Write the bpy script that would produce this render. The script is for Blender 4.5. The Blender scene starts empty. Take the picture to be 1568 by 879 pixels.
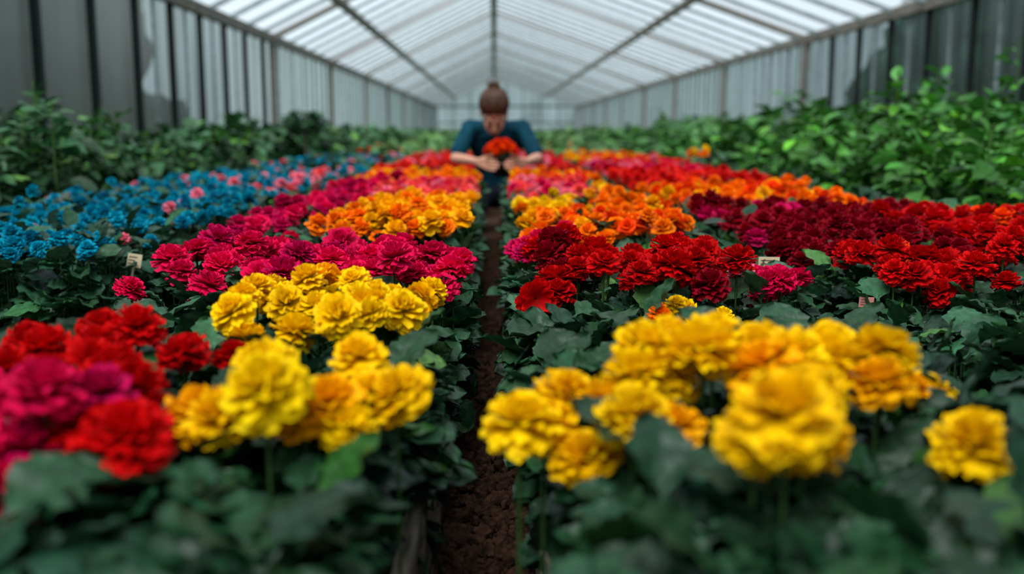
import bpy, math, numpy as np
from mathutils import Vector, Matrix
rng = np.random.default_rng(11)
sc = bpy.context.scene
try:
    sc.view_settings.view_transform = 'Standard'
    sc.view_settings.look = 'None'
    sc.view_settings.exposure = 0.75
except Exception: pass

def lin(r,g,b):
    f=lambda c:(c/255/12.92) if c/255<=0.04045 else ((c/255+0.055)/1.055)**2.4
    return np.array([f(r),f(g),f(b)])

# ------------------------------------------------------------------ materials
def newmat(name):
    m=bpy.data.materials.new(name); m.use_nodes=True
    nt=m.node_tree; nt.nodes.clear()
    out=nt.nodes.new('ShaderNodeOutputMaterial')
    return m,nt,out
def N(nt,t,**k):
    n=nt.nodes.new(t)
    for a,b in k.items(): setattr(n,a,b)
    return n
def simple(name,c1,c2,scale=10,rough=.7,bump=.2,detail=5,spec=.3,stretch=None,bdist=.01):
    m,nt,out=newmat(name)
    p=N(nt,'ShaderNodeBsdfPrincipled'); p.inputs['Roughness'].default_value=rough
    p.inputs['Specular IOR Level'].default_value=spec
    tc=N(nt,'ShaderNodeTexCoord'); mp=N(nt,'ShaderNodeMapping')
    if stretch: mp.inputs['Scale'].default_value=stretch
    nz=N(nt,'ShaderNodeTexNoise'); nz.inputs['Scale'].default_value=scale; nz.inputs['Detail'].default_value=detail
    cr=N(nt,'ShaderNodeValToRGB')
    cr.color_ramp.elements[0].position=.3; cr.color_ramp.elements[1].position=.7
    cr.color_ramp.elements[0].color=(*c1,1); cr.color_ramp.elements[1].color=(*c2,1)
    b=N(nt,'ShaderNodeBump'); b.inputs['Strength'].default_value=bump; b.inputs['Distance'].default_value=bdist
    L=nt.links.new
    L(tc.outputs['Object'],mp.inputs[0]); L(mp.outputs[0],nz.inputs['Vector'])
    L(nz.outputs['Fac'],cr.inputs[0]); L(cr.outputs[0],p.inputs['Base Color'])
    L(nz.outputs['Fac'],b.inputs['Height']); L(b.outputs[0],p.inputs['Normal'])
    L(p.outputs[0],out.inputs[0])
    return m
def attrmat(name,rough,trans,nscale,bump,spec=.3,var=.25,sheen=0):
    m,nt,out=newmat(name); L=nt.links.new
    at=N(nt,'ShaderNodeAttribute',attribute_name='Col')
    tc=N(nt,'ShaderNodeTexCoord')
    nz=N(nt,'ShaderNodeTexNoise'); nz.inputs['Scale'].default_value=nscale; nz.inputs['Detail'].default_value=3
    mr=N(nt,'ShaderNodeMapRange'); mr.inputs[3].default_value=1-var; mr.inputs[4].default_value=1+var
    mr.inputs[1].default_value=.3; mr.inputs[2].default_value=.7
    vm=N(nt,'ShaderNodeVectorMath',operation='SCALE')
    L(tc.outputs['Object'],nz.inputs['Vector']); L(nz.outputs['Fac'],mr.inputs[0])
    L(at.outputs['Color'],vm.inputs[0]); L(mr.outputs[0],vm.inputs['Scale'])
    p=N(nt,'ShaderNodeBsdfPrincipled'); p.inputs['Roughness'].default_value=rough
    p.inputs['Specular IOR Level'].default_value=spec
    b=N(nt,'ShaderNodeBump'); b.inputs['Strength'].default_value=bump; b.inputs['Distance'].default_value=.003
    L(nz.outputs['Fac'],b.inputs['Height']); L(b.outputs[0],p.inputs['Normal'])
    L(vm.outputs[0],p.inputs['Base Color'])
    t=N(nt,'ShaderNodeBsdfTranslucent'); L(vm.outputs[0],t.inputs[0])
    mx=N(nt,'ShaderNodeMixShader'); mx.inputs[0].default_value=trans
    L(p.outputs[0],mx.inputs[1]); L(t.outputs[0],mx.inputs[2]); L(mx.outputs[0],out.inputs[0])
    return m
M_PETAL=attrmat('petal',.6,.30,120,.12,.08,.10)
M_LEAF=attrmat('leaf',.42,.14,90,.6,.22,.35)
M_STEM=attrmat('stem',.5,.0,60,.2,.2,.2)
M_SOIL=simple('soil',lin(20,13,10),lin(74,50,38),60,.95,.9,8,.1)
M_WOOD=simple('weathered_wood',lin(58,52,46),lin(140,128,114),14,.8,.4,8,.2,stretch=(6,.6,6))
M_BLACK=simple('black_plastic',lin(14,15,16),lin(32,34,36),20,.45,.1,3,.4)
M_FRAME=simple('frame_wood',lin(92,86,80),lin(128,120,112),8,.7,.2,6,.3,stretch=(3,.5,3))
M_POST=simple('painted_post',lin(10,20,19),lin(20,32,30),8,.6,.1,4,.2)
M_BATTEN=simple('aluminium_batten',lin(100,114,116),lin(134,146,148),8,.5,.1,4,.4)
M_GRASS=simple('outside_grass',lin(40,62,35),lin(70,95,50),3,.9,.3,8,.1)
M_HEDGE=simple('hedge_leaves',lin(14,34,28),lin(52,80,66),2,.9,.6,10,.1,bdist=.1)
M_LABEL=simple('label_card',lin(190,172,134),lin(208,192,160),30,.6,.05,3)
M_LABELP=simple('label_card_pink',lin(175,104,95),lin(195,135,122),30,.6,.05,3)
M_INK=simple('label_ink',lin(100,75,70),lin(125,92,82),30,.6,.05,3)
def glazing(name,transp,tint,tl,rough,sx,var=.12):
    m,nt,out=newmat(name); L=nt.links.new
    tr=N(nt,'ShaderNodeBsdfTransparent'); tr.inputs[0].default_value=(*tint,1)
    tl_=N(nt,'ShaderNodeBsdfTranslucent')
    tc=N(nt,'ShaderNodeTexCoord'); mp=N(nt,'ShaderNodeMapping'); mp.inputs['Scale'].default_value=sx
    nz=N(nt,'ShaderNodeTexNoise'); nz.inputs['Scale'].default_value=1; nz.inputs['Detail'].default_value=6
    L(tc.outputs['Object'],mp.inputs[0]); L(mp.outputs[0],nz.inputs['Vector'])
    cr=N(nt,'ShaderNodeValToRGB'); cr.color_ramp.elements[0].position=.3; cr.color_ramp.elements[1].position=.7
    cr.color_ramp.elements[0].color=(*[c*.5 for c in tl],1); cr.color_ramp.elements[1].color=(*tl,1)
    L(nz.outputs['Fac'],cr.inputs[0]); L(cr.outputs[0],tl_.inputs[0])
    gl=N(nt,'ShaderNodeBsdfGlossy'); gl.inputs['Roughness'].default_value=rough
    gl.inputs[0].default_value=(.7,.75,.78,1)
    mr=N(nt,'ShaderNodeMapRange'); mr.inputs[1].default_value=.3; mr.inputs[2].default_value=.7
    mr.inputs[3].default_value=transp-var; mr.inputs[4].default_value=transp+var
    L(nz.outputs['Fac'],mr.inputs[0])
    m1=N(nt,'ShaderNodeMixShader'); L(mr.outputs[0],m1.inputs[0]); L(tl_.outputs[0],m1.inputs[1]); L(tr.outputs[0],m1.inputs[2])
    m2=N(nt,'ShaderNodeMixShader'); m2.inputs[0].default_value=.07
    L(m1.outputs[0],m2.inputs[1]); L(gl.outputs[0],m2.inputs[2]); L(m2.outputs[0],out.inputs[0])
    return m
M_ROOF=glazing('roof_polycarbonate',.66,(.92,.96,.98),(.76,.84,.9),.3,(.6,4,.6),.18)
M_WALL=glazing('wall_polycarbonate',.40,(.68,.78,.78),(.50,.60,.60),.25,(1,5,.5),.20)

# ------------------------------------------------------------------ mesh builder
class MB:
    def __init__(s): s.V=[];s.F=[];s.M=[];s.C=[];s.n=0
    def add(s,V,F,mi=0,C=None):
        V=np.asarray(V,float).reshape(-1,3); F=np.asarray(F,int).reshape(-1,4)
        if C is None: C=np.ones((len(V),3))
        s.V.append(V); s.F.append(F+s.n); s.M.append(np.full(len(F),mi)); s.C.append(np.broadcast_to(C,(len(V),3)))
        s.n+=len(V)
    def obj(s,name,mats,parent=None,smooth=True):
        V=np.concatenate(s.V);F=np.concatenate(s.F);M=np.concatenate(s.M);C=np.concatenate(s.C)
        me=bpy.data.meshes.new(name); nf=len(F)
        me.vertices.add(len(V)); me.vertices.foreach_set('co',V.astype(np.float32).ravel())
        me.loops.add(nf*4); me.loops.foreach_set('vertex_index',F.astype(np.int32).ravel())
        me.polygons.add(nf); me.polygons.foreach_set('loop_start',np.arange(0,nf*4,4,dtype=np.int32))
        me.polygons.foreach_set('material_index',M.astype(np.int32))
        me.update(calc_edges=True); me.validate()
        me.polygons.foreach_set('use_smooth',np.full(len(me.polygons),smooth))
        a=me.attributes.new('Col','FLOAT_COLOR','POINT')
        a.data.foreach_set('color',np.concatenate([C,np.ones((len(C),1))],1).astype(np.float32).ravel())
        for m in mats: me.materials.append(m)
        o=bpy.data.objects.new(name,me); sc.collection.objects.link(o)
        if parent: o.parent=parent
        return o
def empty(name):
    o=bpy.data.objects.new(name,None); sc.collection.objects.link(o); return o
BF=np.array([[0,3,2,1],[4,5,6,7],[0,1,5,4],[1,2,6,5],[2,3,7,6],[3,0,4,7]])
def box(mb,x0,x1,y0,y1,z0,z1,mi=0):
    mb.add([[x0,y0,z0],[x1,y0,z0],[x1,y1,z0],[x0,y1,z0],[x0,y0,z1],[x1,y0,z1],[x1,y1,z1],[x0,y1,z1]],BF,mi)
def beam(mb,p0,p1,w,h,mi=0,up=(0,0,1)):
    p0=np.array(p0,float);p1=np.array(p1,float);d=p1-p0;d/=np.linalg.norm(d)
    s=np.cross(d,up);s/=np.linalg.norm(s);u=np.cross(s,d)
    c=[(-1,-1),(1,-1),(1,1),(-1,1)]
    V=[p0+s*a*w/2+u*b*h/2 for a,b in c]+[p1+s*a*w/2+u*b*h/2 for a,b in c]
    mb.add(V,BF,mi)
def gridF(nu,nv):
    i=np.arange(nv)[:,None]*(nu+1)+np.arange(nu)[None]
    i=i.ravel(); return np.stack([i,i+1,i+nu+2,i+nu+1],1)
def tube(mb,P,rad,ns=6,mi=0,C=None):
    P=np.asarray(P,float); n=len(P); rad=np.broadcast_to(rad,(n,))
    T=np.gradient(P,axis=0); T/=np.linalg.norm(T,axis=1)[:,None]+1e-9
    ref=np.array([.13,.31,.94]); 
    if abs(T[0]@ref)>.9: ref=np.array([1,0.1,0])
    S=np.cross(T,ref); S/=np.linalg.norm(S,axis=1)[:,None]; U=np.cross(S,T)
    a=np.arange(ns)*2*math.pi/ns
    V=(P[:,None]+rad[:,None,None]*(np.cos(a)[None,:,None]*S[:,None]+np.sin(a)[None,:,None]*U[:,None])).reshape(-1,3)
    F=[[i*ns+j,i*ns+(j+1)%ns,(i+1)*ns+(j+1)%ns,(i+1)*ns+j] for i in range(n-1) for j in range(ns)]
    mb.add(V,F,mi,C)
def lathe(mb,c,prof,ns=20,mi=0,C=None):
    V=[];
    for r,z in prof:
        for j in range(ns):
            a=2*math.pi*j/ns; V.append([c[0]+r*math.cos(a),c[1]+r*math.sin(a),c[2]+z])
    n=len(prof)
    F=[[i*ns+j,i*ns+(j+1)%ns,(i+1)*ns+(j+1)%ns,(i+1)*ns+j] for i in range(n-1) for j in range(ns)]
    mb.add(V,F,mi,C)

# ------------------------------------------------------------------ templates
def petal(nu,nv,W,L,e0,bend,phi,ruf,ph,cup):
    u=np.linspace(-1,1,nu+1);v=np.linspace(0,1,nv+1)
    U,Vv=np.meshgrid(u,v)
    ve=Vv*(1-.14*U**2*Vv+.03*np.cos(U*9+ph)*Vv)
    vs=np.linspace(0,1,21); e=e0-bend*vs
    r=np.concatenate([[0],np.cumsum(np.cos(e[:-1]))])*L/20; z=np.concatenate([[0],np.cumsum(np.sin(e[:-1]))])*L/20
    R=np.interp(ve,vs,r)+.05; Z=np.interp(ve,vs,z); E=e0-bend*ve
    w=W*np.interp(Vv,[0,.3,.65,.9,1],[.22,.62,1,1.0,.8])
    off=cup*U**2*w+ruf*Vv**2*np.sin(U*4.5+ph)+ruf*.5*Vv**3*np.sin(U*8+ph*2)
    X=R-np.sin(E)*off; Z=Z+np.cos(E)*off; Y=U*w
    c,s=math.cos(phi),math.sin(phi)
    P=np.stack([X*c-Y*s,X*s+Y*c,Z],-1).reshape(-1,3)
    return P,Vv.ravel()
def bloom(Np,nu,nv,W,ruf,flat=1.0):
    V=[];F=[];T=[];n=0
    for k in range(Np):
        t=(k+.5)/Np
        e0=math.radians(104-142*t**.8)+rng.normal(0,.10)
        P,v=petal(nu,nv,W*(.8+.25*t)*rng.uniform(.8,1.15),(.84+.12*t)*rng.uniform(.88,1.06),e0,rng.uniform(.1,.6),k*2.39996+rng.normal(0,.2),ruf*rng.uniform(.6,1.4),rng.uniform(0,6.28),rng.uniform(-.3,.15))
        V.append(P);T.append(v);F.append(gridF(nu,nv)+n);n+=len(P)
    V=np.concatenate(V);V[:,2]-=.15
    a=np.arctan2(V[:,1],V[:,0]); V*= (1+.06*np.sin(3*a+rng.uniform(0,6))*np.cos(2*V[:,2]+rng.uniform(0,6)))[:,None]
    return V,np.concatenate(F),np.concatenate(T)
B_HI=[bloom(66,5,4,.31,.075) for _ in range(6)]
B_MID=[bloom(32,3,3,.42,.08) for _ in range(4)]
B_LO=[bloom(13,2,2,.62,.1) for _ in range(3)]
def leaf(nu,nv,hw,droop,fold,crk,pet=.15,ser=0):
    u=np.linspace(-1,1,nu+1);v=np.linspace(0,1,nv+1);U,Vv=np.meshgrid(u,v)
    w=hw*np.interp(Vv,[0,pet,pet+.12,.45,.65,.85,.95,1],[.07,.1,.5,.98,1,.70,.40,.03])
    w=w*(1+crk*2*np.sin(Vv*23)*np.abs(U)+ser*(np.arange(nv+1)%2)[:,None]*np.abs(U)**3)
    X=Vv-.1*np.abs(U)*w; Y=U*w
    Z=fold*np.abs(U)*w-droop*Vv**2+crk*np.sin(Vv*24+np.abs(U)*3)*np.abs(U)+crk*.7*np.sin(Vv*9+U*5)
    return np.stack([X,Y,Z],-1).reshape(-1,3),gridF(nu,nv),(.8+.2*(np.abs(U)>.1)).ravel()
L_HI=[leaf(6,14,h,d,f,.04,.15,.12) for h,d,f in ((.38,.25,.3),(.34,.45,.2),(.28,.1,.4),(.38,.6,.1),(.26,.3,.5))]
L_MID=[leaf(2,5,h,d,f,.02) for h,d,f in ((.34,.25,.3),(.3,.45,.2),(.26,.1,.4))]
L_LO=[leaf(2,2,.4,d,.3,.0,.05) for d in (.2,.4)]
LS_HI=[leaf(4,7,h,d,f,.02,.1) for h,d,f in ((.30,.35,.35),(.27,.6,.25),(.3,.15,.4))]
def rots(az,el,roll):
    ca,sa=np.cos(az),np.sin(az);ce,se=np.cos(el),np.sin(el);cr,sr=np.cos(roll),np.sin(roll)
    z=np.zeros_like(az);o=np.ones_like(az)
    A=np.stack([ca,-sa,z,sa,ca,z,z,z,o],-1).reshape(-1,3,3)
    B=np.stack([ce,z,-se,z,o,z,se,z,ce],-1).reshape(-1,3,3)
    Cc=np.stack([o,z,z,z,cr,-sr,z,sr,cr],-1).reshape(-1,3,3)
    return A@B@Cc
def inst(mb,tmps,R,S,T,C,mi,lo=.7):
    n=len(T); 
    if n==0: return
    S=np.asarray(S,float); 
    if S.ndim==1: S=np.repeat(S[:,None],3,1)
    which=rng.integers(0,len(tmps),n)
    for k,(tv,tf,tt) in enumerate(tmps):
        m=which==k; q=m.sum()
        if q==0: continue
        V=np.einsum('nij,vj->nvi',R[m]*S[m][:,None,:],tv)+T[m][:,None]
        F=tf[None]+(np.arange(q)*len(tv))[:,None,None]
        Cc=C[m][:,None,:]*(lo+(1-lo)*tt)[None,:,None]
        mb.add(V.reshape(-1,3),F.reshape(-1,4),mi,Cc.reshape(-1,3))
def stemt():
    V=[];
    for i in range(4):
        for j in range(4):
            a=j*math.pi/2; V.append([math.cos(a)+1.2*math.sin(i*1.05),math.sin(a),-i/3])
    F=[[i*4+j,i*4+(j+1)%4,(i+1)*4+(j+1)%4,(i+1)*4+j] for i in range(3) for j in range(4)]
    return np.array(V,float),np.array(F),np.ones(16)
STEM=[stemt()]
SOILZ=.10
def jgrid(X0,X1,Y0,Y1,sp,j=.35):
    nx=max(1,int(round((X1-X0)/sp)));ny=max(1,int(round((Y1-Y0)/(sp*.87))))
    xs=X0+(np.arange(nx)+.5)*(X1-X0)/nx; ys=Y0+(np.arange(ny)+.5)*(Y1-Y0)/ny
    X,Y=np.meshgrid(xs,ys); X=X+(np.arange(ny)%2)[:,None]*sp*.5-sp*.25
    X=X.ravel()+rng.uniform(-j,j,X.size)*sp;Y=Y.ravel()+rng.uniform(-j,j,Y.size)*sp
    return np.clip(X,X0-.01,X1+.01),Y
def mound(x,y): return .6*np.sin(15*x+3*y+1.3)*np.cos(13*y+.5-4*x)+.4*np.sin(31*x+9*y)*np.cos(27*y-6*x)
def put_blooms(mb,x,y,z,d,C,tilt=.38):
    n=len(x)
    near=y<2.3; mid=(y>=2.3)&(y<4.8); far=y>=4.8
    az=rng.uniform(0,6.28,n)
    th=rng.uniform(0,6.28,n); ti=np.abs(rng.normal(0,tilt,n))
    R0=rots(th,ti*0,th*0); Rt=rots(th*0,ti,th*0); R=R0@Rt@np.transpose(R0,(0,2,1))@rots(az,az*0,az*0)
    S=np.stack([d/2,d/2,d/2*rng.uniform(.8,1.02,n)],1); T=np.stack([x,y,z],1)
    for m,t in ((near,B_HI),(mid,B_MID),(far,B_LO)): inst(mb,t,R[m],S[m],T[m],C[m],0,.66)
    m=y<5.2
    k=m.sum()
    L=(z[m]-SOILZ+.01)
    inst(mb,STEM,rots(az[m],az[m]*0,az[m]*0),np.stack([np.full(k,.0020),np.full(k,.0020),L],1),T[m]-np.array([0,0,.008]),np.tile(lin(60,95,45)*.5,(k,1)),2)
def foliage(mb,X0,X1,Y0,Y1,ztop,spacing=.11,nleaf=24,ls=.075,col=(48,84,52),zs=SOILZ,out=0.0):
    x,y=jgrid(X0+.02,X1-.02,Y0,Y1,spacing)
    n=len(x)
    X=np.repeat(x,nleaf);Y=np.repeat(y,nleaf);k=len(X)
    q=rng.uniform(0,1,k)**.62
    zt=ztop+.022*mound(X,Y)+rng.normal(0,.014,k)
    Z=zs+.015+(zt-zs-.03)*q
    az=rng.uniform(0,6.28,k); el=np.radians(-25+60*q)+rng.normal(0,.32,k)
    r=rng.uniform(.0,spacing*.4,k); X=X+r*np.cos(az);Y=Y+r*np.sin(az)
    s=ls*rng.uniform(.6,1.25,k)
    tip=X+s*(np.cos(az)*np.cos(el)+.2)
    tipr=X+s*(np.cos(az)*np.cos(el)-.2)
    # ragged leaf line over the path edges
    wob=.016*np.sin(Y*7.3+.8)+.010*np.sin(Y*17+2)+rng.normal(0,.012,k)
    wo2=.016*np.sin(Y*6.1+2.1)+.010*np.sin(Y*15.3)+rng.normal(0,.012,k)
    PXL=np.where(Y<1.0,-.088,-.048)+wob*np.where(Y<1.0,.3,1); PXR=np.where(Y<1.0,.046,.022)+wo2*np.where(Y<1.0,.3,1)
    if X1<0.1: X=np.where(tip>PXL,X-(tip-PXL),X)
    if X0>0 and X0<.3: X=np.where(tipr<PXR,X+(PXR-tipr),X)
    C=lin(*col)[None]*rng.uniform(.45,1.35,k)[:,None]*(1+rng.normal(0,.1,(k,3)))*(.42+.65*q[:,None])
    yl=rng.uniform(0,1,k)<.06; C[yl]*=np.array([2.2,2.0,.8])
    C=np.clip(C,.003,1)
    R=rots(az,el,rng.normal(0,.4,k)); T=np.stack([X,Y,Z],1)
    a=Y<2.4;b=(Y>=2.4)&(Y<6);c=Y>=6
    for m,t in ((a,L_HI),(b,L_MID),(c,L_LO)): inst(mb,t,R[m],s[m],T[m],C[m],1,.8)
    u=(Y<3)
    if u.sum():
        kk=u.sum()
        inst(mb,STEM,rots(az[u],az[u]*0,az[u]*0),np.stack([np.full(kk,.0016),np.full(kk,.0016),Z[u]-zs+.005],1),T[u],np.tile(lin(34,58,32),(kk,1)),2)
COL=dict(yellow=lin(255,204,4),gold=lin(255,180,2),orange=lin(255,122,2),dorange=lin(245,70,6),red=lin(202,5,9),
  crimson=lin(142,2,24),pink=lin(224,12,78),magenta=lin(196,8,82),salmon=lin(246,82,78),lpink=lin(246,126,148),blue=lin(2,150,178),teal=lin(4,126,158),coral=lin(236,42,32))
FM=[M_PETAL,M_LEAF,M_STEM]
def pick(cols,n):
    names=[c for c,_ in cols]; w=np.array([w for _,w in cols],float);w/=w.sum()
    idx=rng.choice(len(names),n,p=w)
    C=np.array([COL[c] for c in names])[idx]*rng.uniform(.85,1.1,n)[:,None]
    return np.clip(C*(1+rng.normal(0,.03,(n,3))),0,1)
LC=(40,74,48)
def region(name,X0,X1,Y0,Y1,cols,z=.355,sp=.052,d=.067,keep=.88,ztop=.325,leafcol=LC,nleaf=32,ls=.07,fsp=.10,amp=.026,thr=-.52):
    mb=MB()
    x,y=jgrid(X0+.02,X1-.02,Y0,Y1,sp)
    m=(rng.uniform(0,1,len(x))<keep)&(mound(x*1.3+2,y*1.1)>thr)
    x,y=x[m],y[m];n=len(x)
    zz=z+amp*mound(x,y)+rng.normal(0,.012,n)
    put_blooms(mb,x,y,zz,d*rng.uniform(.8,1.15,n),pick(cols,n))
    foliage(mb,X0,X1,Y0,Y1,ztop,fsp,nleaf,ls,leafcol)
    return mb.obj(name,FM)
def greens(name,X0,X1,Y0,Y1,ztop,**k):
    k.setdefault('col',LC)
    mb=MB(); foliage(mb,X0,X1,Y0,Y1,ztop,**k); return mb.obj(name,FM)

# ------------------------------------------------------------------ foreground clusters (world metres)
def cluster(name,lst,cols,fol):
    mb=MB(); a=np.array(lst,float)
    put_blooms(mb,a[:,0],a[:,1],a[:,2],a[:,3]*1.13,pick(cols,len(a)),.3)
    foliage(mb,*fol[:4],fol[4],.08,40,.076,(26,58,36))
    return mb.obj(name,FM)
cluster('yellow_marigold_plants',[(.022,.84,.352,.068),(.067,.90,.36,.062),(.077,.83,.322,.062),(.115,.80,.368,.066),(.045,.86,.342,.06),
 (.14,.90,.405,.066),(.185,.86,.412,.07),(.20,.66,.412,.072),(.232,.84,.40,.066),(.255,.78,.392,.06),(.30,.88,.402,.066),(.352,.88,.405,.062),(.16,.88,.385,.06),
 (.335,.84,.385,.058),(.21,.93,.41,.06),(.25,.92,.40,.06),(.426,.95,.345,.055),(.372,.74,.362,.066),(.10,.86,.365,.055),(.185,.68,.388,.058),(.225,.70,.382,.062),(.395,.93,.355,.05),(.28,.84,.38,.06),(.15,.80,.358,.05),
 (.17,.94,.40,.058),(.125,.86,.39,.055),(.265,.86,.405,.06),(.32,.92,.40,.058),(.375,.93,.39,.055),(.21,.72,.368,.055),(.405,.80,.352,.05)],
 [('yellow',8),('gold',1.5)],(.055,.53,.50,1.2,.325))
cluster('golden_marigold_plants',[(-.26,.85,.355,.066),(-.187,.79,.395,.074),(-.145,.85,.366,.066),(-.09,.88,.366,.064),(-.135,.97,.380,.058),(-.22,.92,.385,.06),(-.165,.84,.36,.06),(-.115,.90,.36,.056),(-.235,.82,.362,.055),(-.20,.86,.385,.06),(-.125,.83,.35,.052)],
 [('gold',2),('yellow',2)],(-.38,-.09,.50,1.2,.318))
cluster('red_carnation_plants',[(-.29,.76,.365,.074),(-.325,.88,.375,.068),(-.43,1.06,.375,.06),(-.40,1.10,.385,.06),(-.48,1.05,.372,.06),(-.36,1.14,.35,.055),(-.335,1.05,.365,.055),(-.445,1.12,.38,.058),(-.37,.96,.37,.06),(-.50,1.0,.36,.06),(-.41,1.0,.37,.055),(-.30,.83,.35,.06),(-.32,.75,.335,.06),
 (-.52,1.1,.37,.06),(-.45,.98,.36,.06),(-.29,1.1,.35,.05),(-.34,.80,.36,.06),(-.30,.78,.32,.06)],
 [('red',1)],(-.66,-.38,.8,1.3,.315))
cluster('magenta_carnation_plants',[(-.365,.79,.395,.07),(-.38,.78,.35,.066),(-.335,.82,.385,.06),(-.43,.82,.38,.06),(-.41,.76,.36,.06),(-.43,.75,.33,.06),(-.47,.88,.36,.06),(-.375,.75,.325,.06)],
 [('pink',2),('magenta',1)],(-.66,-.38,.5,.8,.29))
# bed A (left of path)
region('yellow_marigold_plants',-.38,-.08,1.22,1.50,[('yellow',6),('gold',.6)],.365,.054,.064,.86)
greens('leafy_seedlings',-.66,-.36,1.3,1.62,.29,spacing=.09,nleaf=34)
region('pink_carnation_plants',-.62,-.04,1.60,2.05,[('pink',6),('magenta',1)],.362,.058,.072,.9,amp=.028)
greens('leafy_seedlings',-.66,-.10,2.05,2.4,.29,spacing=.09)
greens('leafy_seedlings',-.15,-.07,1.1,3.6,.27,spacing=.07,nleaf=26)
region('orange_marigold_plants',-.46,-.06,2.38,3.4,[('gold',5),('orange',2)],.37,.055,.066,.92)
region('magenta_carnation_plants',-.70,-.48,2.5,5.2,[('magenta',4),('pink',3)],.355,.055,.066,.85)
region('salmon_carnation_plants',-.48,-.07,3.5,4.6,[('salmon',4),('lpink',1),('pink',1)],.36,.055,.066,.9)
region('orange_marigold_plants',-.66,-.07,4.65,5.4,[('orange',3),('gold',2)],.365,.058,.066,.9)
region('red_carnation_plants',-.72,-.52,5.45,6.7,[('coral',3),('red',2),('pink',1)],.36,.06,.068,.85)
region('red_carnation_plants',-.72,-.09,6.78,10,[('coral',3),('red',2),('salmon',1),('lpink',1)],.36,.08,.08,.75,fsp=.16,ls=.1)
# bed B
greens('leafy_seedlings',-1.6,-.82,2.04,2.2,.25,spacing=.075,nleaf=30)
region('blue_primrose_plants',-1.55,-.82,2.12,3.5,[('blue',5),('teal',2),('lpink',.3)],.35,.05,.05,.55,ztop=.335,leafcol=(38,72,50),nleaf=34)
region('blue_primrose_plants',-1.65,-.82,3.5,6.0,[('blue',5),('teal',2),('lpink',.6)],.35,.055,.055,.6,ztop=.335)
region('pink_primrose_plants',-1.0,-.82,4.0,6.0,[('lpink',3),('salmon',1),('blue',1)],.37,.07,.058,.7)
region('blue_primrose_plants',-1.65,-.82,6.0,10,[('blue',4),('teal',2),('lpink',.8),('coral',.5)],.35,.08,.07,.55,ztop=.34,fsp=.16,ls=.1)
# bed C
greens('leafy_seedlings',.07,.53,1.2,1.6,.29,spacing=.085,nleaf=34)
greens('leafy_seedlings',.045,.13,1.1,3.6,.27,spacing=.07,nleaf=26)
region('yellow_primrose_plants',.20,.44,1.36,1.52,[('yellow',3),('orange',1)],.335,.06,.044,.65,ztop=.29)
region('red_carnation_plants',.05,.43,1.6,1.95,[('red',5),('crimson',1)],.37,.057,.070,.92,amp=.028,leafcol=(58,90,66))
region('pink_carnation_plants',.42,.54,1.60,1.88,[('pink',3),('lpink',1)],.35,.05,.06,1,leafcol=(58,90,66),thr=-2)
region('pink_carnation_plants',.035,.18,1.97,2.22,[('pink',3),('magenta',1)],.365,.05,.062,1,thr=-2)
greens('leafy_seedlings',.07,.53,2.0,2.36,.28,spacing=.09)
region('orange_marigold_plants',.07,.54,2.36,3.1,[('orange',4),('dorange',2),('gold',1)],.362,.057,.062,.82)
region('yellow_primrose_plants',.06,.30,3.1,3.75,[('yellow',3),('gold',1)],.35,.06,.054,.7)
region('orange_marigold_plants',.30,.53,3.1,3.75,[('orange',4),('gold',2)],.36,.06,.06,.7)
region('salmon_carnation_plants',.06,.40,3.75,4.7,[('salmon',2),('lpink',2),('pink',2)],.36,.056,.064,.9)
region('yellow_primrose_plants',.40,.53,3.75,4.7,[('yellow',2),('gold',1)],.35,.06,.055,.6)
region('orange_marigold_plants',.06,.53,4.7,5.4,[('orange',3),('coral',2),('gold',1)],.365,.058,.066,.9)
region('red_carnation_plants',.06,.55,6.78,10,[('coral',2),('lpink',2),('pink',1),('red',1.5)],.36,.08,.08,.75,fsp=.16,ls=.1)
# bed D
greens('leafy_seedlings',.60,1.5,1.3,1.72,.30,spacing=.10,nleaf=34)
region('red_carnation_plants',.64,1.02,1.68,1.98,[('red',5),('dorange',.3)],.36,.055,.068,.9)
region('red_carnation_plants',1.02,1.50,1.75,2.75,[('red',5),('dorange',.4)],.372,.057,.070,.88)
region('crimson_carnation_plants',.59,1.02,2.0,3.15,[('crimson',6),('magenta',.6)],.365,.054,.066,.92)
region('crimson_carnation_plants',1.02,1.25,2.75,3.15,[('crimson',5),('red',1)],.365,.054,.064,.9)
region('orange_marigold_plants',.60,1.25,3.15,4.2,[('orange',4),('gold',1),('dorange',2)],.365,.056,.064,.9)
region('red_carnation_plants',.60,1.3,4.2,5.6,[('red',4),('coral',3)],.37,.058,.066,.88)
region('pink_carnation_plants',.62,1.35,5.6,7.2,[('pink',2),('lpink',2),('coral',2),('magenta',2)],.365,.065,.07,.8,fsp=.14)
region('orange_marigold_plants',.62,1.35,7.2,10,[('orange',2),('coral',2),('yellow',1)],.365,.085,.075,.6,fsp=.16,ls=.1)
greens('leafy_seedlings',1.27,1.5,2.75,6,.34,spacing=.10)
# far mixed beds
region('mixed_flower_plants',-1.6,-.09,10,18,[('coral',2),('lpink',1),('blue',.7),('orange',1)],.37,.18,.08,.3,ztop=.36,fsp=.25,ls=.14,leafcol=(72,112,58))
region('mixed_flower_plants',.06,1.4,10,18,[('coral',1),('lpink',2),('yellow',1),('orange',1)],.37,.18,.08,.35,ztop=.36,fsp=.25,ls=.14,leafcol=(72,112,58))
greens('distant_seedling_rows',-1.6,1.4,18.3,55,.38,spacing=.45,nleaf=34,ls=.24,col=(80,118,66))

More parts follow.
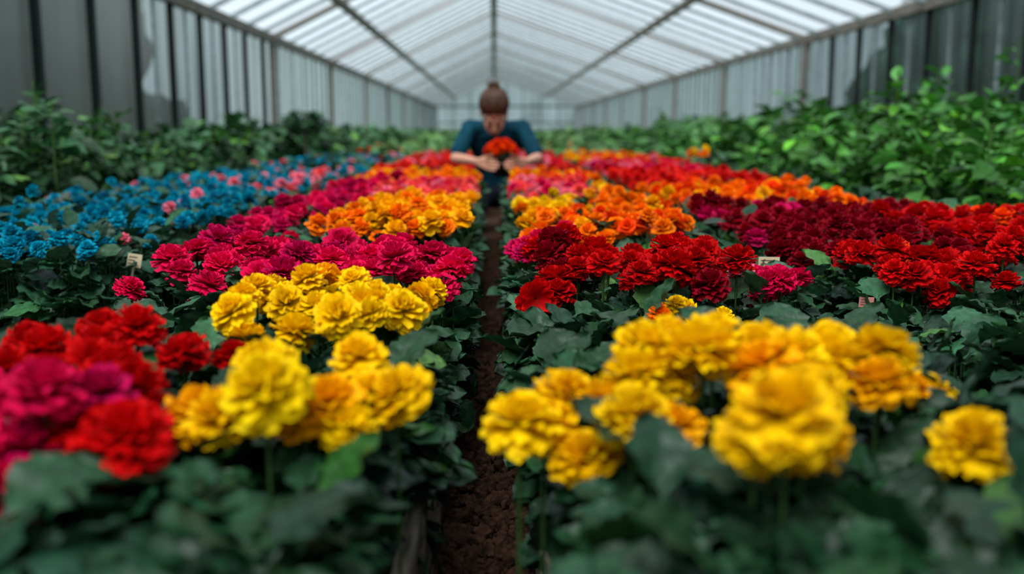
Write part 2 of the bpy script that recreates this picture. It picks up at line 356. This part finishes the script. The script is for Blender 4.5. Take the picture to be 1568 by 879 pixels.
# ------------------------------------------------------------------ tall green side plants
def tall(name,X0,X1,Y0,Y1,h,sp,nl,ls,col,hv=.08):
    mb=MB(); x,y=jgrid(X0,X1,Y0,Y1,sp); n=len(x)
    H=h+rng.normal(0,hv,n)+.06*np.sin(x*3+y*1.7)
    X=np.repeat(x,nl);Y=np.repeat(y,nl);HH=np.repeat(H,nl);k=len(X)
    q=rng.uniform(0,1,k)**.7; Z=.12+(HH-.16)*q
    az=rng.uniform(0,6.28,k); el=np.radians(-15+45*q**2)+rng.normal(0,.3,k)
    r=rng.uniform(0,sp*.42,k)*(1-.5*q); X=X+r*np.cos(az);Y=Y+r*np.sin(az)
    s=ls*rng.uniform(.6,1.25,k)*(1.1-.3*q)
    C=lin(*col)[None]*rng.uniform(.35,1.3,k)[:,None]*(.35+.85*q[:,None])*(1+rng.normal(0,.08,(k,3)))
    br=rng.uniform(0,1,k)<.14; C[br]*=np.array([1.9,1.8,.8]); C=np.clip(C,.003,1)
    R=rots(az,el,rng.normal(0,.35,k));T=np.stack([X,Y,Z],1)
    a=Y<7
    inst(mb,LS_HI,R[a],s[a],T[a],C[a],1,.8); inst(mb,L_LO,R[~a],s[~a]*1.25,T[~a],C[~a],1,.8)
    inst(mb,STEM,rots(x,x*0,x*0),np.stack([np.full(n,.005),np.full(n,.005),H-SOILZ],1),np.stack([x,y,H],1),np.tile(lin(60,90,42),(n,1)),2)
    return mb.obj(name,FM)
tall('green_pepper_plants',-3.05,-1.84,2.6,7.5,.53,.21,42,.115,(54,94,58),.10)
tall('green_pepper_plants',-3.0,-1.84,7.5,18,.53,.27,40,.14,(56,96,60),.09)
tall('green_pepper_plants',-2.9,-1.95,18,50,.50,.5,30,.24,(70,108,66),.05)
tall('green_basil_plants',1.70,2.7,2.7,7.5,.52,.21,42,.125,(64,120,46),.10)
tall('green_basil_plants',2.7,4.35,4.0,9.5,.68,.25,42,.145,(60,116,44),.16)
tall('green_basil_plants',1.67,2.9,7.5,18,.48,.27,36,.15,(64,112,52))
tall('green_basil_plants',2.9,4.25,9.5,20,.60,.3,36,.17,(62,108,50),.13)
tall('green_basil_plants',1.8,4.2,20,50,.50,.55,30,.25,(74,112,62),.05)
mb=MB(); x=rng.uniform(1.27,1.45,9);y=rng.uniform(6.3,6.7,9);z=rng.uniform(.44,.49,9)
put_blooms(mb,x,y,z,np.full(9,.065),pick([('orange',2),('red',1),('yellow',1)],9)); foliage(mb,1.36,1.5,6.2,6.8,.44,.12,24,.09)
mb.obj('orange_zinnia_plant',FM)

# small potted shrub on the left
sh=empty('potted_shrub'); cx,cy=-1.72,9.2
mb=MB(); lathe(mb,(cx,cy,SOILZ),[(.001,0),(.09,0),(.12,.16),(.13,.16),(.13,.19),(.115,.19),(.11,.17),(.001,.165)],20); mb.obj('pot',[M_BLACK],sh)
mb=MB(); tube(mb,[(cx,cy,.25),(cx+.01,cy,.36),(cx,cy,.48),(cx+.01,cy,.66)],[.014,.012,.010,.006],6)
for a in range(6): tube(mb,[(cx,cy,.52),(cx+.07*math.cos(a),cy+.07*math.sin(a),.61),(cx+.13*math.cos(a),cy+.13*math.sin(a),.66)],[.006,.004,.002],5)
mb.obj('trunk',[M_FRAME],sh)
mb=MB(); n=420; d=rng.normal(0,1,(n,3)); d/=np.linalg.norm(d,axis=1)[:,None]; d*=rng.uniform(.4,1,n)[:,None]
T=np.array([cx,cy,.675])+d*np.array([.17,.17,.075])
inst(mb,L_MID,rots(np.arctan2(d[:,1],d[:,0]),d[:,2]*.8,rng.normal(0,.5,n)),np.full(n,.07),T,lin(48,84,54)[None]*rng.uniform(.5,1.3,(n,1)),1)
mb.obj('leaves',FM,sh)

# ------------------------------------------------------------------ planter beds
def bed(name,X0,X1,Y0,Y1,mL,mR,hh=.135):
    e=empty(name); t=.018
    mb=MB(); box(mb,X0+t,X1-t,Y0+t,Y1-t,.0,SOILZ); mb.obj('soil',[M_SOIL],e,False)
    for nm,xa,xb,mt in (('side_board_left',X0,X0+t,mL),('side_board_right',X1-t,X1,mR)):
        mb=MB(); y=Y0
        while y<Y1-.01:
            y2=min(Y1,y+1.2); j=rng.uniform(-.004,.004)
            box(mb,xa,xb,y+.002,y2-.002,0,hh+j); 
            yy=y+.06
            while yy<y2 and yy<8:
                box(mb,xa-.004 if xa==X0 else xb-.001,xa+.001 if xa==X0 else xb+.004,yy,yy+.03,0,hh-.01+j); yy+=.3
            y=y2
        mb.obj(nm,[mt],e,False)
    mb=MB(); box(mb,X0+t,X1-t,Y0,Y0+t,0,hh); box(mb,X0+t,X1-t,Y1-t,Y1,0,hh); mb.obj('end_boards',[mL],e,False)
bed('planter_bed',-.68,-.085,.42,5.45,M_WOOD,M_WOOD,.165)
bed('planter_bed',.055,.545,.42,5.45,M_WOOD,M_BLACK,.135)
bed('planter_bed',-.74,-.092,6.72,18,M_WOOD,M_WOOD)
bed('planter_bed',.055,.56,6.72,18,M_WOOD,M_WOOD)
bed('planter_bed',-1.68,-.79,2.0,18,M_WOOD,M_BLACK)
bed('planter_bed',.575,1.52,1.25,18,M_BLACK,M_WOOD)
bed('planter_bed',-3.25,-1.74,2.5,50,M_WOOD,M_WOOD)
bed('planter_bed',1.55,4.5,2.6,50,M_WOOD,M_WOOD)

# soil clods on the path
def clod():
    P=[];n=2;F=[];base=0
    for ax in range(3):
        for sg in (-1,1):
            for i in range(n+1):
                for j in range(n+1):
                    p=[0,0,0];p[ax]=sg;p[(ax+1)%3]=-1+2*i/n;p[(ax+2)%3]=-1+2*j/n
                    p=np.array(p,float);p/=np.linalg.norm(p);P.append(p)
            F.append(gridF(n,n)+base);base+=(n+1)**2
    P=np.array(P); s=rng.uniform(0,6,3)
    P*=(1+.22*np.sin(P@np.array([3.1,2.3,1.7])+s[0])*np.cos(P@np.array([-2,3.3,2.2])+s[1]))[:,None]
    return P,np.concatenate(F),np.ones(len(P))
CL=[clod() for _ in range(5)]
mb=MB(); n=12000
y=.5+5*rng.uniform(0,1,n)**1.5; x=rng.uniform(-.078,.048,n); s=.0015+.009*rng.uniform(0,1,n)**3
inst(mb,CL,rots(rng.uniform(0,6,n),rng.uniform(0,6,n),rng.uniform(0,6,n)),s,np.stack([x,y,s*.4+.006*(1+np.sin(y*9+x*20))],1),np.ones((n,3)),0)
mb.obj('soil_clods',[M_SOIL])
mb=MB(); nx,ny=60,400
gx=np.linspace(-3.4,4.8,nx+1);gy=np.linspace(-3,60,ny+1);X,Y=np.meshgrid(gx,gy)
mb.add(np.stack([X,Y,0*X],-1).reshape(-1,3),gridF(nx,ny)); mb.obj('floor',[M_SOIL])
mb=MB(); mb.add([[-60,-40,-.03],[60,-40,-.03],[60,110,-.03],[-60,110,-.03]],[[0,1,2,3]]); mb.obj('outside_lawn',[M_GRASS])

# plant labels
def label(x,y,z,w,h,mat,ang,tilt):
    e=empty('plant_label')
    mb=MB(); box(mb,-w/2,w/2,-.0008,.0008,0,h); box(mb,-.0025,.0025,-.0006,.0006,-(z-SOILZ+.0),0); o=mb.obj('card',[mat],e,False)
    mb=MB()
    for i,ww in enumerate((.8,.6,.7)): box(mb,-w*.4,-w*.4+w*.8*ww*.9,-.0012,-.0009,h*(.72-.24*i),h*(.80-.24*i))
    o2=mb.obj('lettering',[M_INK],e,False)
    e.location=(x,y,z); e.rotation_euler=(0,tilt,ang)
label(.530,1.90,.330,.042,.028,M_LABEL,.1,.03)
label(.640,1.68,.298,.026,.018,M_LABELP,.05,.06)
label(-.80,2.2,.30,.030,.030,M_LABEL,.35,.2)

# ------------------------------------------------------------------ greenhouse
XL,XR,EH,RH=-3.42,4.82,2.0,3.7
Y0,Y1=-3.0,60.0
def plane(name,pts,mat):
    mb=MB(); mb.add(pts,[[0,1,2,3]]); return mb.obj(name,[mat],None,False)
plane('wall_left',[[XL,Y0,0],[XL,Y1,0],[XL,Y1,EH],[XL,Y0,EH]],M_WALL)
plane('wall_right',[[XR,Y0,0],[XR,Y1,0],[XR,Y1,EH],[XR,Y0,EH]],M_WALL)
for nm,yy in (('wall_far',Y1),('wall_back',Y0)):
    mb=MB(); mb.add([[XL,yy,0],[0,yy,0],[XR,yy,0],[XR,yy,EH],[0,yy,RH],[XL,yy,EH]],[[0,1,4,5],[1,2,3,4]]); mb.obj(nm,[M_WALL],None,False)
mb=MB(); mb.add([[XL,Y0,EH],[XL,Y1,EH],[0,Y1,RH],[0,Y0,RH],[XR,Y0,EH],[XR,Y1,EH]],[[0,1,2,3],[3,2,5,4]]); mb.obj('ceiling',[M_ROOF],None,False)
mb=MB()
y=-2.6
while y<60:
    beam(mb,(XL,y,EH-.03),(0,y,RH-.03),.05,.05); beam(mb,(0,y,RH-.03),(XR,y,EH-.03),.05,.05); y+=.92
mb.obj('roof_rafters',[M_BATTEN],None,False)
mb=MB(); 
for y in np.arange(15.5,60,5.5):
    beam(mb,(XL+.05,y,EH-.02),(0,y,RH-.08),.06,.07); beam(mb,(0,y,RH-.08),(XR-.05,y,EH-.02),.06,.07)
    box(mb,XL+.02,XL+.11,y-.04,y+.04,0,EH); box(mb,XR-.11,XR-.02,y-.04,y+.04,0,EH)
mb.obj('main_roof_trusses',[M_FRAME],None,False)
mb=MB(); beam(mb,(0,Y0,RH-.1),(0,Y1,RH-.1),.14,.14); mb.obj('ridge_beam',[M_FRAME],None,False)
def zr(x): return RH-(RH-EH)*(x/XR if x>0 else x/XL)
for xx in (-2.28,2.99):
    mb=MB(); beam(mb,(xx,Y0,zr(xx)-.1),(xx,Y1,zr(xx)-.1),.10,.10); mb.obj('roof_purlin',[M_FRAME],None,False)
for xx in (XL+.05,XR-.05):
    mb=MB(); beam(mb,(xx,Y0,EH-.03),(xx,Y1,EH-.03),.09,.13); mb.obj('eave_beam',[M_FRAME],None,False)
for nm,xx,ofs in (('trim_1',XL+.04,7.62),('trim_2',XR-.05,10.1)):
    mb=MB()
    y=ofs-10*1.05
    while y<60:
        big=(y<15)
        if big: box(mb,xx-.03,xx+.03,y-.03,y+.03,0,EH,0)
        else: box(mb,xx-.02,xx+.02,y-.02,y+.02,0,EH,1)
        if y>9: box(mb,xx-.012,xx+.012,y+.5,y+.53,0,EH,1)
        y+=1.05
    box(mb,xx-.02,xx+.02,Y0,Y1,.0,.08,1)
    mb.obj(nm,[M_POST,M_BATTEN],None,False)
mb=MB()
for xx in np.linspace(XL,XR,9): box(mb,xx-.03,xx+.03,Y1-.08,Y1-.02,0,zr(xx)-.05)
box(mb,XL,XR,Y1-.1,Y1-.02,1.0,1.08); box(mb,XL,XR,Y1-.1,Y1-.02,EH-.05,EH+.05); mb.obj('far_wall_frame',[M_POST],None,False)
def hedge(name,x0,y0,y1,h,sgn):
    mb=MB(); n=int((y1-y0)*34); yy=rng.uniform(y0,y1,n); fall=np.clip((y1-yy)/5,0.15,1)
    zz=rng.uniform(0,1,n)**.8*h*fall*(.9+.12*np.sin(yy*1.1+x0)); xx=x0+sgn*rng.uniform(0,1.2,n)
    inst(mb,CL,rots(rng.uniform(0,6,n),rng.uniform(0,6,n),rng.uniform(0,6,n)),rng.uniform(.25,.5,n),np.stack([xx,yy,zz],1),np.ones((n,3)),0)
    mb.obj(name,[M_HEDGE])
hedge('hedge_row',-4.6,0,15,4.6,-1); hedge('hedge_row',6.2,2,19,4.2,1)

# ------------------------------------------------------------------ woman
def sph(nu=12,nv=8):
    V=[]
    for i in range(nv+1):
        t=math.pi*i/nv
        for j in range(nu): V.append([math.sin(t)*math.cos(2*math.pi*j/nu),math.sin(t)*math.sin(2*math.pi*j/nu),math.cos(t)])
    P=[[0,0,1]]+V[nu:-nu]+[[0,0,-1]]
    fs=[]
    for j in range(nu): fs.append([0,1+j,1+(j+1)%nu])
    for i in range(nv-2):
        for j in range(nu): fs.append([1+i*nu+j,1+(i+1)*nu+j,1+(i+1)*nu+(j+1)%nu,1+i*nu+(j+1)%nu])
    b=1+(nv-2)*nu
    for j in range(nu): fs.append([b+j,len(P)-1,b+(j+1)%nu])
    return np.array(P),fs
SP,SF=sph(14,10)
class Blob:
    def __init__(s): s.V=[];s.F=[];s.n=0
    def ell(s,c,r,R=None):
        r=np.broadcast_to(r,(3,)); P=SP*r
        if R is not None: P=P@R.T
        s.V.append(P+np.array(c)); s.F+=[[i+s.n for i in f] for f in SF]; s.n+=len(SP)
    def chain(s,pts,rad,xf=None):
        pts=[np.array(p,float) for p in pts]; rad=[np.broadcast_to(r,(3,)).astype(float) for r in rad]
        for a,b,ra,rb in zip(pts[:-1],pts[1:],rad[:-1],rad[1:]):
            m=max(2,int(np.linalg.norm(b-a)/(min(ra.min(),rb.min())*.35))+1)
            for t in np.linspace(0,1,m):
                c=a+(b-a)*t
                if xf: c=xf(c)
                s.ell(c,ra+(rb-ra)*t)
    def obj(s,name,mat,parent,vox,sm=6):
        me=bpy.data.meshes.new(name); me.from_pydata(np.concatenate(s.V).tolist(),[],s.F); me.materials.append(mat)
        o=bpy.data.objects.new(name,me); sc.collection.objects.link(o); o.parent=parent
        r=o.modifiers.new('Remesh','REMESH'); r.mode='VOXEL'; r.voxel_size=vox; r.use_smooth_shade=True
        q=o.modifiers.new('Smooth','SMOOTH'); q.factor=.5; q.iterations=sm
        return o
M_SKIN=simple('skin',lin(186,132,108),lin(202,149,125),30,.5,.02,3,.3,bdist=.001)
M_HAIR=simple('brown_hair',lin(26,14,8),lin(88,54,32),55,.5,.4,6,.3,stretch=(3,1,1),bdist=.003)
M_SHIRT=simple('teal_cotton',lin(5,44,58),lin(14,64,80),9,.85,.7,5,.1,bdist=.03)
M_PANTS=simple('dark_denim',lin(14,18,28),lin(28,34,46),12,.85,.4,5,.15,bdist=.02)
M_EYE=simple('eye_white',lin(120,100,90),lin(140,120,110),20,.3,.0,2,.5)
M_LIP=simple('lips',lin(165,92,84),lin(178,104,95),20,.45,.05,2,.4)
M_TERRA=simple('dark_pot',lin(22,20,18),lin(38,33,30),20,.6,.1,3,.3)
W=empty('woman')
cx=.012
P0=np.array([.04,5.47,.410])
Hc=np.array([0,5.78,.692]); tau=math.radians(44)
RX=np.array([[1,0,0],[0,math.cos(tau),-math.sin(tau)],[0,math.sin(tau),math.cos(tau)]])
H=lambda p: Hc+RX@np.array(p,float)
b=Blob()
b.ell(H((0,.015,.035)),(.072,.090,.085),RX); b.ell(H((0,-.016,-.03)),(.054,.062,.074),RX)
b.ell(H((0,-.055,-.088)),(.019,.020,.019),RX)
for sgn in (-1,1):
    b.chain([(sgn*.050,.01,-.052),(sgn*.037,-.03,-.078),(sgn*.010,-.056,-.091)],[.015,.015,.015],H)
    b.ell(H((sgn*.033,-.056,-.028)),(.020,.018,.018),RX)
    b.ell(H((sgn*.073,.012,-.012)),(.008,.017,.027),RX)
    b.chain([(sgn*.014,-.080,.017),(sgn*.041,-.066,.018)],[.007,.006],H)
    b.ell(H((sgn*.030,-.067,.004)),(.0145,.0125,.0105),RX)
    b.ell(H((sgn*.008,-.089,-.036)),.0062)
b.chain([(0,-.078,.008),(0,-.094,-.028),(0,-.097,-.033)],[.007,.009,.0095],H)
b.chain([(-.016,-.076,-.060),(0,-.082,-.059),(.016,-.076,-.060)],[.006,.0065,.006],H)
b.chain([(-.013,-.074,-.068),(0,-.080,-.069),(.013,-.074,-.068)],[.006,.0075,.006],H)
nb=np.array([cx,5.98,.645])
b.chain([H((0,.028,-.05)),H((0,.045,-.085)),nb],[.050,.047,.052])
b.chain([nb,(cx,6.02,.55)],[(.07,.06,.05),(.12,.08,.06)])
pot_R=.055
def around(th,z,r,m):
    t=math.radians(th); return np.array([P0[0]+m*r*math.cos(t),P0[1]+r*math.sin(t),z])
arms={}
for m,elx,wrx in ((1,-.222,-.108),(-1,.250,.188)):
    sh_=np.array([cx-m*.155,5.97,.615]); el_=np.array([elx,5.80,.440]); wr=np.array([wrx,5.59,.430]); arms[m]=(sh_,el_,wr)
    b.chain([(cx,6.0,.58),sh_],[.06,.044]); b.chain([sh_,el_],[.040,.031]); b.chain([el_,el_+(wr-el_)*.35,wr],[.031,.030,.020])
    ends=[(242,.442),(256,.424),(250,.406),(234,.390)]
    for i,(ea,z) in enumerate(ends):
        kn=around(172,z,pot_R+.014,m)
        b.chain([wr,wr*.5+kn*.5+np.array([-m*.006,0,0]),kn],[.018,.0140,.0115])
        a1=172+(ea-172)*.42;a2=172+(ea-172)*.75
        b.chain([kn,around(a1,z-.002,pot_R+.011,m),around(a2,z-.003,pot_R+.008,m),around(ea,z-.004,pot_R+.006,m)],[.0102,.0088,.0080,.0070])
    th0=wr*.6+around(172,.442,pot_R+.014,m)*.4
    b.chain([th0,around(165,.456,pot_R+.018,m),around(195,.465,pot_R+.013,m),around(218,.467,pot_R+.01,m)],[.016,.0125,.0105,.0085])
b.obj('body',M_SKIN,W,.0028,2)
for sgn in (-1,1):
    e=Blob(); e.ell(H((sgn*.030,-.0705,-.0035)),.0095); e.obj('eye',M_EYE,W,.0015,1)
    e=Blob(); e.chain([(sgn*.017,-.0835,.021),(sgn*.032,-.079,.026),(sgn*.046,-.067,.021)],[.002,.0025,.0018],H); e.obj('eyebrow',M_HAIR,W,.001,1)
e=Blob(); e.chain([(-.014,-.0795,-.061),(0,-.086,-.060),(.014,-.0795,-.061)],[.0035,.0045,.0035],H); e.chain([(-.012,-.078,-.068),(0,-.084,-.069),(.012,-.078,-.068)],[.0035,.005,.0035],H); e.obj('lips',M_LIP,W,.0012,2)
hb=Blob(); hb.ell(H((0,.027,.054)),(.083,.099,.088),RX); hb.ell(H((0,.07,.0)),(.064,.055,.06),RX)
for sgn in (-1,1): hb.chain([(sgn*.060,-.025,.055),(sgn*.066,-.004,.025),(sgn*.062,.035,-.01)],[.014,.012,.018],H)
bun=np.array([.0,.096,.116]); hb.ell(H(bun),(.032,.032,.028)); hb.chain([(0,.085,.085),tuple(bun)],[.030,.027],H)
hb.obj('hair',M_HAIR,W,.004,3)
mb=MB(); hc=np.array([0,.027,.054]); hr=np.array([.0845,.1005,.0895]); bd=np.array([0,.62,.78])
for i in range(320):
    a=rng.uniform(0,2*math.pi); zt=rng.uniform(-.35,.5) if math.sin(a)>-.55 else rng.uniform(.10,.5)
    st=np.array([math.cos(a),math.sin(a),zt]); st/=np.linalg.norm(st)
    pts=[]
    for t in np.linspace(0,1,9):
        d=st*(1-t)+bd*t+np.array([rng.normal(0,.01),0,0]); d/=np.linalg.norm(d); pts.append(H(hc+hr*d*(1.0+.012*math.sin(t*3.1))))
    tube(mb,pts,.003*rng.uniform(.6,1.4),5)
for i in range(46):
    ph=rng.uniform(0,6.28); tl=rng.uniform(-.9,.9); pts=[]
    for t in np.linspace(0,1,12):
        a=ph+t*3.5; r=.034*math.sqrt(max(.1,1-tl*tl*.7)); pts.append(H(bun)+np.array([r*math.cos(a),.032*tl+.008*math.sin(a*2+ph),.9*r*math.sin(a)]))
    tube(mb,pts,.0035,5)
for i in range(26):
    a=rng.uniform(0,6.28); p=H(bun)+np.array([.028*math.cos(a),.0,.028*math.sin(a)]); q=p+np.array([.03*math.cos(a),rng.uniform(-.02,.02),.025*math.sin(a)+.008])
    tube(mb,[p,(p+q)/2+np.array([0,0,.008]),q],[.0014,.0012,.0006],4)
mb.obj('hair_strands',[M_HAIR],W)
s=Blob()
s.chain([(cx,6.17,.25),(cx,6.14,.37),(cx,6.08,.49),(cx,6.02,.570),(cx,5.99,.622)],[(.160,.13,.09),(.138,.118,.09),(.148,.118,.09),(.152,.105,.07),(.09,.075,.05)])
for m in (1,-1):
    sh_,el_,wr=arms[m]; e2=sh_+(el_-sh_)*.80
    s.chain([(cx,6.0,.600),sh_],[(.07,.07,.055),(.052,.052,.048)]); s.chain([sh_,e2],[.051,.050])
    s.chain([(cx-m*.10,6.05,.50),sh_+(el_-sh_)*.12],[.056,.048])
    s.ell(e2,.052)
s.obj('t_shirt',M_SHIRT,W,.006,5)
mb=MB()
ring=[nb+np.array([.060*math.cos(a),-.006+.056*math.sin(a),.022+.026*math.sin(a)]) for a in np.linspace(0,2*math.pi,25)]
tube(mb,ring,.007,8); mb.obj('shirt_collar',[M_SHIRT],W)
t=Blob()
t.ell((cx,6.18,.235),(.17,.15,.115))
for m in (1,-1):
    hip=(cx-m*.09,6.16,.215);kn=(cx-m*.15,5.78,.12);an=(cx-m*.11,6.20,.055)
    t.chain([hip,kn],[.088,.066]); t.chain([kn,(cx-m*.14,5.95,.075),an],[.064,.06,.042])
t.obj('trousers',M_PANTS,W,.008,5)
f=Blob()
for m in (1,-1): f.chain([(cx-m*.11,6.22,.06),(cx-m*.11,6.32,.05),(cx-m*.11,6.40,.04)],[(.038,.045,.045),(.045,.05,.045),(.042,.04,.034)])
f.obj('shoes',M_BLACK,W,.006,3)
pf=empty('potted_red_flower')
mb=MB(); lathe(mb,(P0[0],P0[1],-.007),[(.001,.355),(.042,.355),(.054,.452),(.060,.452),(.060,.468),(.053,.468),(.050,.455),(.001,.452)],28); mb.obj('pot',[M_TERRA],pf)
mb=MB(); n=30; a=np.arange(n)*2.4; r=.088*np.sqrt((np.arange(n)+.3)/n)
x=P0[0]+r*np.cos(a); y=P0[1]+r*np.sin(a)*.85; z=.545-.060*(r/.088)**2+rng.normal(0,.004,n)
SZ=SOILZ; SOILZ=.45
put_blooms(mb,x,y,z,np.full(n,.054),pick([('coral',2),('dorange',6)],n))
az=rng.uniform(0,6.28,60)
inst(mb,L_MID,rots(az,rng.normal(.2,.3,60),rng.normal(0,.3,60)),np.full(60,.05),np.stack([P0[0]+.025*np.cos(az),P0[1]+.025*np.sin(az),rng.uniform(.46,.48,60)],1),lin(50,90,45)[None]*rng.uniform(.6,1.3,(60,1)),1)
mb.obj('flowers',FM,pf); SOILZ=SZ

# ------------------------------------------------------------------ world, light, camera
w=bpy.data.worlds.new('overcast_sky'); sc.world=w; w.use_nodes=True; nt=w.node_tree; nt.nodes.clear()
o=N(nt,'ShaderNodeOutputWorld'); bg=N(nt,'ShaderNodeBackground'); tc=N(nt,'ShaderNodeTexCoord'); sx=N(nt,'ShaderNodeSeparateXYZ')
cr=N(nt,'ShaderNodeValToRGB'); cr.color_ramp.elements[0].position=0; cr.color_ramp.elements[0].color=(.58,.68,.73,1)
cr.color_ramp.elements[1].position=.6; cr.color_ramp.elements[1].color=(.82,.92,1,1)
nt.links.new(tc.outputs['Generated'],sx.inputs[0]); nt.links.new(sx.outputs['Z'],cr.inputs[0]); nt.links.new(cr.outputs[0],bg.inputs[0])
bg.inputs[1].default_value=.62; nt.links.new(bg.outputs[0],o.inputs[0])
sl=bpy.data.lights.new('sun','SUN'); sl.energy=4.7; sl.angle=math.radians(36); sl.color=(1,.985,.96)
so=bpy.data.objects.new('sun',sl); sc.collection.objects.link(so); so.rotation_euler=(math.radians(30),math.radians(-14),0); so.location=(0,-2,9)
cd=bpy.data.cameras.new('camera'); co=bpy.data.objects.new('camera',cd); sc.collection.objects.link(co)
cd.lens=35; cd.sensor_width=36; co.location=(0,0,.6); co.rotation_euler=(math.radians(90-8.95),0,math.radians(-1.015))
cd.clip_start=.02; cd.clip_end=300
cd.dof.use_dof=True; cd.dof.focus_distance=1.7; cd.dof.aperture_fstop=2.5
sc.camera=co
